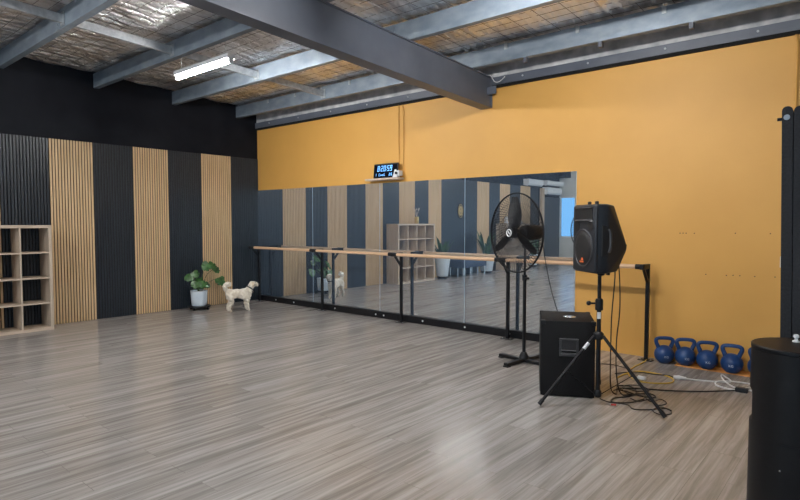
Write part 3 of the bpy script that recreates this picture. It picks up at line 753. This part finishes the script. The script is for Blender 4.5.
# ------------------------------------------------------------------ subwoofer
ea = math.atan2(.21, .405)
t = thing('subwoofer', 'big black boxy subwoofer on the floor beside the speaker tripod', 'speaker', (7.052, -2.075, 0), ea)
W, D, H = .452, .555, .665
B().box((0, 0, .006), (W, D, H), .009, seg=2).build('cabinet', 'blackcarpet', t, 40)
for x in (.03, W - .03):
    for y in (.03, D - .03): B().lathe([(.015, 0), (.018, .008)], 10, (x, y, 0)).build('rubber_foot', 'blackplastic', t)
h = B()
hx0, hx1, hz0, hz1 = .155, .315, .36, .515
for a, b_ in (((hx0, hz0), (hx1, hz0 + .022)), ((hx0, hz1 - .016), (hx1, hz1)), ((hx0, hz0 + .022), (hx0 + .018, hz1 - .016)), ((hx1 - .018, hz0 + .022), (hx1, hz1 - .016)), ((hx0 + .018, hz0 + .022), (hx1 - .018, hz0 + .03)), ((hx0 + .018, hz0 + .045), (hx1 - .018, hz0 + .055))):
    h.box((a[0], -.010, a[1]), (b_[0], .002, b_[1]), .003)
hd = h.build('side_handle', 'handleplastic', t)
B().box((hx0 + .018, -.003, hz0 + .055), (hx1 - .018, .0005, hz1 - .016)).build('handle_recess', 'grille', hd)
for x in (.0, W):
    for y in (0, D):
        sx = 1 if x == 0 else -1; sy = 1 if y == 0 else -1
        B().box((x - .004 * sx, y - .004 * sy, H - .035), (x + .035 * sx, y + .035 * sy, H + .003), .004).build('corner_cap', 'blackplastic', t)
B().lathe([(.055, H), (.055, H + .004), (.022, H + .006), (.018, H + .002)], 24, (W * .55, D * .42, 0)).build('pole_socket', 'chrome', t, 40)
B().box((-.006, .03, .03), (.001, D - .03, H - .03), .003).build('front_grille', 'grille', t)

# ------------------------------------------------------------------ tripod and PA speaker
SX, SY = 7.52, -1.975
t = thing('speaker_stand', 'black tripod speaker stand with spread legs carrying the loudspeaker', 'stand', (SX, SY, 0))
B().tube([(0, 0, .06), (0, 0, .82)], .0185, 14).build('pole', 'blackmetal', t, 40)
B().tube([(0, 0, .78), (0, 0, 1.076)], .0155, 14).build('inner_pole', 'blackmetal', t, 40)
col = B().lathe([(.03, .79), (.032, .80), (.032, .87), (.026, .885)], 16).build('height_collar', 'blackplastic', t, 40)
kb = B().tube([(-.03, -.01, .845), (-.07, -.03, .845)], .008, 8).sphere((-.075, -.033, .845), .02, (1, 1, 1), 10, 8).build('locking_knob', 'blackplastic', t, 50)
B().box((-.014, -.0195, .72), (.014, -.0175, .775)).xf(Matrix.Rotation(.36, 4, 'Z')).build('sticker', 'white', t)['label'] = 'small white sticker on the pole'
B().lathe([(.03, .545), (.042, .56), (.042, .595), (.028, .61)], 16).build('leg_hub', 'blackplastic', t, 40)
B().lathe([(.022, .06), (.03, .07), (.03, .11), (.022, .12)], 16).build('lower_hub', 'blackplastic', t, 40)
for fx, fy in ((7.185 - SX, -2.365 - SY), (8.065 - SX, -2.015 - SY), (-.19, .53)):
    d = Vector((fx, fy, 0)); u = d.normalized()
    top = u * .04 + Vector((0, 0, .575)); foot = Vector((fx, fy, .022)); ax = (foot - top)
    lg = B().tube([top, top + ax * .95], .0135, 12).build('leg', 'blackmetal', t, 40)
    B().tube([top + ax * .93, foot + ax.normalized() * .0], .018, 10).build('rubber_foot', 'blackplastic', lg, 40)
    m_ = top + ax * .5; s_ = u.cross(Vector((0, 0, 1)))
    a0 = u * .03 + Vector((0, 0, .09))
    B().hull([q + s_ * w * .009 + v for q in (a0, m_) for w in (-1, 1) for v in (Vector((0, 0, -.004)), Vector((0, 0, .004)))]).build('brace', 'blackmetal', t)
    if fx < -.2:
        B().tube([top + ax * .1, top + ax * .19], .0142, 12).build('label_band', 'white', lg, 40)['label'] = 'white label band on the leg'

fd = Vector((-.53, -.85)); sa = math.atan2(fd.y, fd.x) + PI / 2 - .10      # local -Y is the baffle side
t = thing('loudspeaker', 'black moulded loudspeaker with round woofer mounted on the tripod', 'speaker', (SX - .012, SY - .005, 1.108), sa); t.scale = (1, .96, .965)
Y0 = -.13
pts = []
for x in (-.18, .18):
    pts += [(x * .93, Y0, .0), (x * .93, Y0, .575), (x, Y0 + .10, .0), (x, Y0 + .10, .575)]
    pts += [(x * .66, Y0 + .195, .565), (x * .62, Y0 + .335, .21), (x * .62, Y0 + .24, .01)]
B().hull(pts, .014, 3).build('cabinet', 'cabplastic', t, 35)
B().box((-.175, Y0 - .012, .008), (.175, Y0 + .02, .567), .016, seg=3).build('baffle', 'cabplastic', t, 35)
b = B()
b.tube([(.138 * math.cos(2 * PI * k / 40), Y0 - .014, .205 + .155 * math.sin(2 * PI * k / 40)) for k in range(40)], .009, 8, closed=True)
b.build('woofer_ring', 'handleplastic', t, 60)
b = B().lathe([(.14, 0), (.135, .008), (.09, .014), (.02, .017)], 36, (0, Y0 - .010, 0), Rx(PI / 2)).xf(Matrix.Translation((0, 0, .205)) @ Matrix.Diagonal((1, 1, 1.1, 1)))
b.build('woofer_grille', 'grille', t, 60)
hn = B()
hn.prism([(-.13, .44), (.13, .44), (.13, .54), (-.13, .54)], 1, Y0 - .017, Y0 - .011)
hn = hn.build('horn_flare', 'grille', t)
B().hull([(-.12, Y0 - .03, .545), (.12, Y0 - .03, .545), (-.14, Y0 - .012, .55), (.14, Y0 - .012, .55), (-.12, Y0 - .02, .535), (.12, Y0 - .02, .535)]).build('horn_lip', 'handleplastic', t)
B().hull([(-.12, Y0 - .03, .435), (.12, Y0 - .03, .435), (-.14, Y0 - .012, .43), (.14, Y0 - .012, .43), (-.12, Y0 - .012, .455), (.12, Y0 - .012, .455)]).build('horn_lip', 'handleplastic', t)
for s in (-1, 1):
    B().lathe([(.042, 0), (.042, .004), (.034, .005)], 18, (.105 * s, Y0 - .011, .392), Rx(PI / 2)).build('bass_port', 'grille', t, 40)
lg = B().box((-.03, Y0 - .030, .085), (.03, Y0 - .026, .098)).hull([(-.008, Y0 - .03, .104), (.024, Y0 - .03, .104), (.0, Y0 - .03, .126), (.012, Y0 - .03, .126), (-.008, Y0 - .026, .104), (.024, Y0 - .026, .104), (0, Y0 - .026, .126), (.012, Y0 - .026, .126)])
lg.build('brand_badge', 'logo', t)
for s in (-1, 1):
    xq = .18 * s
    h = B().tube(spline([(xq * .92, Y0 + .10, .36), (xq * 1.03, Y0 + .12, .34), (xq * 1.03, Y0 + .12, .20), (xq * .9, Y0 + .10, .18)], 6), .013, 8)
    h.build('side_handle', 'handleplastic', t, 50)
    B().hull([(xq * .99, Y0 + .045, .14), (xq * .99, Y0 + .045, .40), (xq * 1.012, Y0 + .05, .15), (xq * 1.012, Y0 + .05, .39), (xq * .97, Y0 + .12, .15), (xq * .97, Y0 + .12, .39), (xq * 1.0, Y0 + .11, .16), (xq * 1.0, Y0 + .11, .38)]).build('handle_rim', 'grille', t)
    for z in (.50, .10):
        B().hull([(xq * .80, Y0 + .115, z), (xq * .80, Y0 + .115, z - .012), (xq * .99, Y0 + .09, z), (xq * .99, Y0 + .09, z - .012), (xq * .80, Y0 + .15, z - .02), (xq * .80, Y0 + .15, z - .03), (xq * .90, Y0 + .15, z), (xq * .90, Y0 + .15, z - .012)]).build('rib', 'handleplastic', t)
for x in (-.05, .06): B().lathe([(.016, .575), (.016, .597), (.01, .602)], 10, (x, Y0 + .07, 0)).build('rigging_knob', 'blackplastic', t, 40)
B().lathe([(.024, -.03), (.03, -.02), (.034, .004)], 16, (.02, .015, 0)).build('pole_cup', 'blackplastic', t, 40)
B().box((.10, Y0 + .14, -.018), (.125, Y0 + .165, .01), .003).build('corner_foot', 'blackplastic', t)
B().hull([(-.06, Y0 + .325, .2), (.06, Y0 + .325, .2), (-.06, Y0 + .36, .235), (.06, Y0 + .36, .235), (-.06, Y0 + .355, .19), (.06, Y0 + .355, .19), (-.06, Y0 + .31, .25), (.06, Y0 + .31, .25)]).build('rear_bumper', 'blackplastic', t)

# ------------------------------------------------------------------ kettlebells and board
tag(B().box((7.66, -.205, .0005), (8.5, -.015, .010), .002).build('floor_board', 'strip'), 'thin orange board on the floor under the kettlebells', 'board')
def text_mesh(s, size):
    cu = bpy.data.curves.new('t', 'FONT'); cu.body = s; cu.size = size; cu.extrude = .0012; cu.align_x = 'CENTER'
    o = bpy.data.objects.new('t', cu); C.objects.link(o); d = bpy.context.evaluated_depsgraph_get(); d.update()
    me = bpy.data.meshes.new_from_object(o.evaluated_get(d)); bpy.data.objects.remove(o)
    b = bmesh.new(); b.from_mesh(me); return b
def kettlebell(loc, rz, label, tl=0, s=1):
    t = thing('kettlebell', label, 'kettlebell', loc, rz, 'blue kettlebells')
    prof = []
    R = .101
    for k in range(17):
        a = -PI / 2 + PI * k / 16; r = R * math.cos(a); z = R * math.sin(a) + .09
        prof.append((max(r, .002), max(z, 0)))
    prof[0] = (.045, 0)
    pr = [(.05, 0)] + [p for p in prof if p[1] > .004]
    B().lathe(pr, 28).build('bell', 'kettle', t, 50)
    pth = spline([(-.056, 0, .15), (-.066, 0, .18), (-.082, 0, .22), (-.082, 0, .248), (-.058, 0, .264), (0, 0, .268), (.058, 0, .264), (.082, 0, .248), (.082, 0, .22), (.066, 0, .18), (.056, 0, .15)], 5)
    n = len(pth)
    B().tube(pth, [.023 - .004 * math.sin(PI * i / (n - 1)) for i in range(n)], 12).build('handle', 'kettle', t, 60)
    tb = text_mesh('KG', .032)
    for v in tb.verts:          # wrap on the sphere
        x, z = v.co.x, v.co.y - .02; yy = math.sqrt(max(R * R - x * x - z * z, 0)); k = 1 + (v.co.z) / R * .9 + .004
        v.co = Vector((x * k, -yy * k, z * k + .09))
    bt = B(); bt.bm.free(); bt.bm = tb; bt.build('weight_mark', 'kgmark', t)
    return t
ks = [((7.535, -.135, .0005), .5, 'blue kettlebell at the left end of the row, beside the barre post'),
      ((7.745, -.14, .0125), .42, 'blue kettlebell second from the barre post'),
      ((7.955, -.155, .0125), .3, 'blue kettlebell in the middle of the row of five'),
      ((8.18, -.16, .0125), .1, 'blue kettlebell second from the right end, with a slightly turned handle'),
      ((8.41, -.13, .0125), .5, 'blue kettlebell at the right end, half hidden by the black cylinder')]
k0 = None
for p, r, l in ks:
    if k0 is None: k0 = kettlebell(p, r, l)
    else: dup(k0, p, r, l)

# ------------------------------------------------------------------ cords on the floor
def cable(name, pts, r, m, label, n=8): return tag(B().tube(spline(pts, n), r, 6).build(name, m, None, 60), label, 'cable')
z = .006
cable('yellow_cable', [(7.33, -.04, .08), (7.36, -.16, .008), (7.37, -.32, z), (7.36, -.55, z), (7.38, -.8, z), (7.48, -1.0, z), (7.62, -1.08, z), (7.78, -.99, z), (7.82, -.86, z), (7.74, -.72, z), (7.58, -.68, z), (7.45, -.74, z + .006), (7.38, -.92, z), (7.37, -1.1, z)], .0065, 'yellow', 'looped yellow extension cord on the floor behind the tripod')
cable('power_cable', [(7.30, -.95, z), (7.45, -.80, z + .012), (7.62, -.72, z), (7.73, -.70, z + .006), (7.80, -.755, .012)], .006, 'cord', 'black lead plugged into the white socket on the floor')
t = thing('extension_lead', 'white extension cord with plug looped on the floor before the kettlebells', 'cable', (0, 0, 0))
B().tube(spline([(7.90, -.735, .018), (8.02, -.66, z), (8.15, -.60, z), (8.24, -.52, z), (8.16, -.36, z), (8.12, -.30, z), (8.14, -.42, z + .006), (8.22, -.62, z + .008), (8.32, -.72, z), (8.42, -.62, z), (8.40, -.50, z), (8.28, -.53, z + .008), (8.15, -.62, z + .008), (8.16, -.74, z), (8.30, -.80, z), (8.45, -.72, z), (8.62, -.64, z)], 8), .0065, 6).build('cord', 'whitecord', t, 60)
B().tube([(7.80, -.78, .024), (7.845, -.76, .024), (7.85, -.757, .024), (7.90, -.735, .02)], [.016, .022, .018, .012], 10).build('plug', 'white', t, 40)
cable('power_cable', [(7.49, -1.45, z), (7.62, -1.33, z), (7.85, -1.22, z), (8.1, -1.05, z), (8.28, -.86, z), (8.335, -.83, .014)], .006, 'cord', 'straight black cable running across the floor to the adapter block')
tag(B().box((-.05, -.025, .0), (.05, .025, .04), .006).build('power_adapter', 'blackplastic', None, None, (8.375, -.815, .0005)), 'small black adapter block at the end of the straight cable', 'adapter')
# speaker leads falling from the loudspeaker
cable('speaker_cable', [(7.56, -1.76, 1.24), (7.565, -1.75, 1.05), (7.54, -1.74, .7), (7.53, -1.72, .35), (7.53, -1.70, .08), (7.55, -1.62, z), (7.50, -1.46, z), (7.47, -1.35, z), (7.56, -1.30, z), (7.66, -1.42, z), (7.66, -1.6, z), (7.58, -1.74, z), (7.60, -1.86, z), (7.72, -1.78, z), (7.78, -1.6, z)], .005, 'cord', 'black speaker cable hanging straight down from the loudspeaker, left one')
cable('speaker_cable', [(7.585, -1.74, 1.23), (7.60, -1.73, 1.0), (7.60, -1.72, .75), (7.575, -1.71, .5), (7.57, -1.68, .2), (7.59, -1.62, .02), (7.66, -1.52, z), (7.78, -1.42, z), (7.84, -1.5, z), (7.74, -1.58, z + .012), (7.64, -1.54, z + .014), (7.55, -1.54, z + .02)], .005, 'cord', 'black speaker cable with a bow, right one below the loudspeaker')
cable('audio_lead', [(7.49, -1.84, z), (7.58, -1.88, z), (7.72, -1.85, z), (7.80, -1.93, z), (7.90, -1.86, z), (8.00, -1.74, z), (8.06, -1.84, z), (8.01, -1.94, z + .004), (7.93, -1.88, z + .006), (7.96, -1.76, z + .008), (8.05, -1.8, z + .010)], .0045, 'cord', 'thin black audio lead coiled by the right tripod foot')
cable('audio_lead', [(7.62, -1.66, z + .012), (7.74, -1.56, z + .012), (7.86, -1.68, z + .012), (7.90, -1.56, z + .012), (7.96, -1.6, z), (7.92, -1.7, z), (7.84, -1.66, z + .02), (7.78, -1.74, z + .012), (7.70, -1.7, z + .012)], .0045, 'cord', 'tangled black audio lead between the subwoofer and the right tripod leg')
cable('audio_lead', [(7.50, -1.55, z + .008), (7.56, -1.42, z + .008), (7.68, -1.46, z + .012), (7.74, -1.34, z + .008), (7.62, -1.22, z), (7.52, -1.3, z), (7.56, -1.5, z + .014), (7.66, -1.62, z + .02)], .0045, 'cord', 'tangled black audio lead behind the subwoofer, nearest the yellow cord')
t = thing('audio_plug', 'red and silver audio plug lying on the floor beside the subwoofer', 'plug', (7.64, -1.935, .009), .5)
B().tube([(-.02, 0, 0), (.02, 0, 0)], .008, 8).build('plug_sleeve', 'redplug', t, 40); B().tube([(-.045, 0, 0), (-.02, 0, 0)], .006, 8).build('plug_tip', 'chrome', t, 40)
tag(B().box((-.04, -.02, 0), (.04, .02, .03), .005).build('power_plug', 'white', None, None, (7.58, -1.02, .013)), 'white plug lying on the yellow cord', 'plug')

# ------------------------------------------------------------------ black cylinder and screen at the right edge
CX, CY = 9.005, -3.385; CR = .19; CH = .945
t = thing('cylinder_cabinet', 'large black cylindrical cabinet standing at the right front edge', 'cabinet', (CX, CY, 0))
b = B(); seg = 72; rings = []
na = math.atan2(.05, -1)           # the notch faces the hall
zs = [0, .02, .30, .54, .57, .585, .60, .63, .67, .695, .71, .725, .80, CH - .045, CH - .03, CH - .02]
for zz in zs:
    r_ = []
    for k in range(seg):
        a = 2 * PI * k / seg; da = (a - na + PI) % (2 * PI) - PI
        r = CR
        if abs(da) < .5 and .58 < zz < .715:
            r = CR - .03 * min(1, (.5 - abs(da)) * 6) * min(1, (zz - .57) / .03, (.725 - zz) / .03)
        if zz == 0: r -= .004
        r_.append(b.bm.verts.new((r * math.cos(a), r * math.sin(a), zz)))
    rings.append(r_)
for p, q in zip(rings[:-1], rings[1:]):
    for k in range(seg): b.bm.faces.new((p[k], p[(k + 1) % seg], q[(k + 1) % seg], q[k]))
b.bm.faces.new(rings[0][::-1]); b.bm.faces.new(rings[-1]); b.build('body', 'satin', t, 30)
B().lathe([(CR - .006, CH - .02), (CR + .002, CH - .017), (CR + .002, CH - .004), (CR - .004, CH)], 64).build('lid', 'satin', t, 30)
# curved access door towards the camera
b = B(); da0 = math.atan2(-6.57 - CY, 9.28 - CX)
A = [da0 + (-.32 + .9 * k / 12) for k in range(13)]
o_r, i_r = CR + .004, CR - .01
for z0, z1 in ((.05, .52),):
    V = [[b.bm.verts.new((r * math.cos(a), r * math.sin(a), zz)) for a in A] for r, zz in ((o_r, z0), (o_r, z1), (i_r, z1), (i_r, z0))]
    for q in range(4):
        for k in range(12): b.bm.faces.new((V[q][k], V[q][k + 1], V[(q + 1) % 4][k + 1], V[(q + 1) % 4][k]))
    b.bm.faces.new([V[q][0] for q in range(4)]); b.bm.faces.new([V[q][12] for q in range(4)])
dr = b.build('access_door', 'satin', t, 30)
a = A[0] + .03; B().sphere((o_r * math.cos(a), o_r * math.sin(a), .40), .005, (1, 1, 1), 8, 6).build('latch', 'chrome', dr)
tag(B().lathe([(.016, 0), (.016, .005), (.007, .010), (.007, .018), (.013, .024), (.011, .034), (.004, .037)], 14).build('plastic_cap', 'white', None, 40, (CX - .02, CY + .08, CH + .0005)), 'small white plastic cap lying on top of the black cylinder', 'cap')
t = thing('padded_screen', 'tall narrow black padded folding screen standing at the right edge', 'screen', (8.902, -2.57, 0), .06)
def leaf(x0, x1, y0, y1, h): 
    pts = []
    for q in range(9):
        a = PI * q / 8; pts.append(((y0 + y1) / 2 - (y1 - y0) / 2 * math.cos(a), h - (y1 - y0) / 2 + (y1 - y0) / 2 * math.sin(a)))
    return B().prism([(y0, .02), *pts, (y1, .02)], 0, x0, x1)
b = B()
def slab(x0, x1, h, rr):
    poly = [(x0, .015), (x0, h - rr)] + [(x0 + rr - rr * math.cos(PI / 2 * k / 6), h - rr + rr * math.sin(PI / 2 * k / 6)) for k in range(1, 7)] + [(x1 - rr + rr * math.sin(PI / 2 * k / 6), h - rr + rr * math.cos(PI / 2 * k / 6)) for k in range(0, 7)] + [(x1, .015)]
    return poly
for i, (x0, x1) in enumerate(((-.028, .022), (.026, .076), (.080, .13))):
    bb_ = B(); bb_.prism([(q[0] - .045 * q[1] / 2.1, q[1]) for q in slab(x0, x1, 2.145 - .004 * i, .024)], 1, -.30, .30); bb_.build('padded_leaf', 'blackfabric', t, 35)
B().tube([(-.096, -.25, 2.085), (-.07, -.25, 2.085)], .009, 8).build('peg', 'blackmetal', t, 40)
B().lathe([(.015, 0), (.015, .004)], 14, (-.05, -.304, 2.085), Rx(PI / 2)).build('button', 'purlin', t)['label'] = 'round grey button on the edge of the leaf'
B().box((-.06, -.29, 1.27), (-.054, -.27, 1.33)).build('clasp', 'white', t)['label'] = 'small white clasp'

# ------------------------------------------------------------------ world, daylight portals, camera
w = bpy.data.worlds.new('sky'); sc.world = w; w.use_nodes = True
bg = w.node_tree.nodes['Background']; bg.inputs['Color'].default_value = (.55, .78, 1.0, 1); bg.inputs['Strength'].default_value = 1.3
for (x, zc, sx, sz) in ((6.2, 1.55, 7.9, 3.0), (-.02, 1.7, .58, 1.5)):
    la = bpy.data.lights.new('window_portal', 'AREA'); la.shape = 'RECTANGLE'; la.size = sx; la.size_y = sz; la.cycles.is_portal = True
    lo = bpy.data.objects.new('window_portal', la); C.objects.link(lo); lo.location = (x, YB - .21, zc); lo.rotation_euler = (PI / 2, 0, 0)
la = bpy.data.lights.new('window_portal', 'AREA'); la.shape = 'RECTANGLE'; la.size = 2.6; la.size_y = 8.7; la.cycles.is_portal = True
lo = bpy.data.objects.new('window_portal', la); C.objects.link(lo); lo.location = (XR + .21, (fa + fb) / 2, 1.8); lo.rotation_euler = (0, PI / 2, 0)

cam = bpy.data.cameras.new('camera'); cam.sensor_width = 36; cam.lens = 562.2 / 800 * 36; cam.clip_start = .05
co = bpy.data.objects.new('camera', cam); C.objects.link(co)
co.location = (9.2787, -6.5687, 1.52); co.rotation_euler = (PI / 2 - .04979, 0, .7080); sc.camera = co

sc.view_settings.view_transform = 'Standard'; sc.view_settings.look = 'None'; sc.view_settings.exposure = 0.62; sc.view_settings.gamma = 1
sc.view_settings.use_curve_mapping = False
sc.cycles.use_denoising = True; sc.cycles.max_bounces = 10; sc.cycles.diffuse_bounces = 5; sc.cycles.glossy_bounces = 6; sc.cycles.transparent_max_bounces = 8
sc.cycles.sample_clamp_indirect = 10
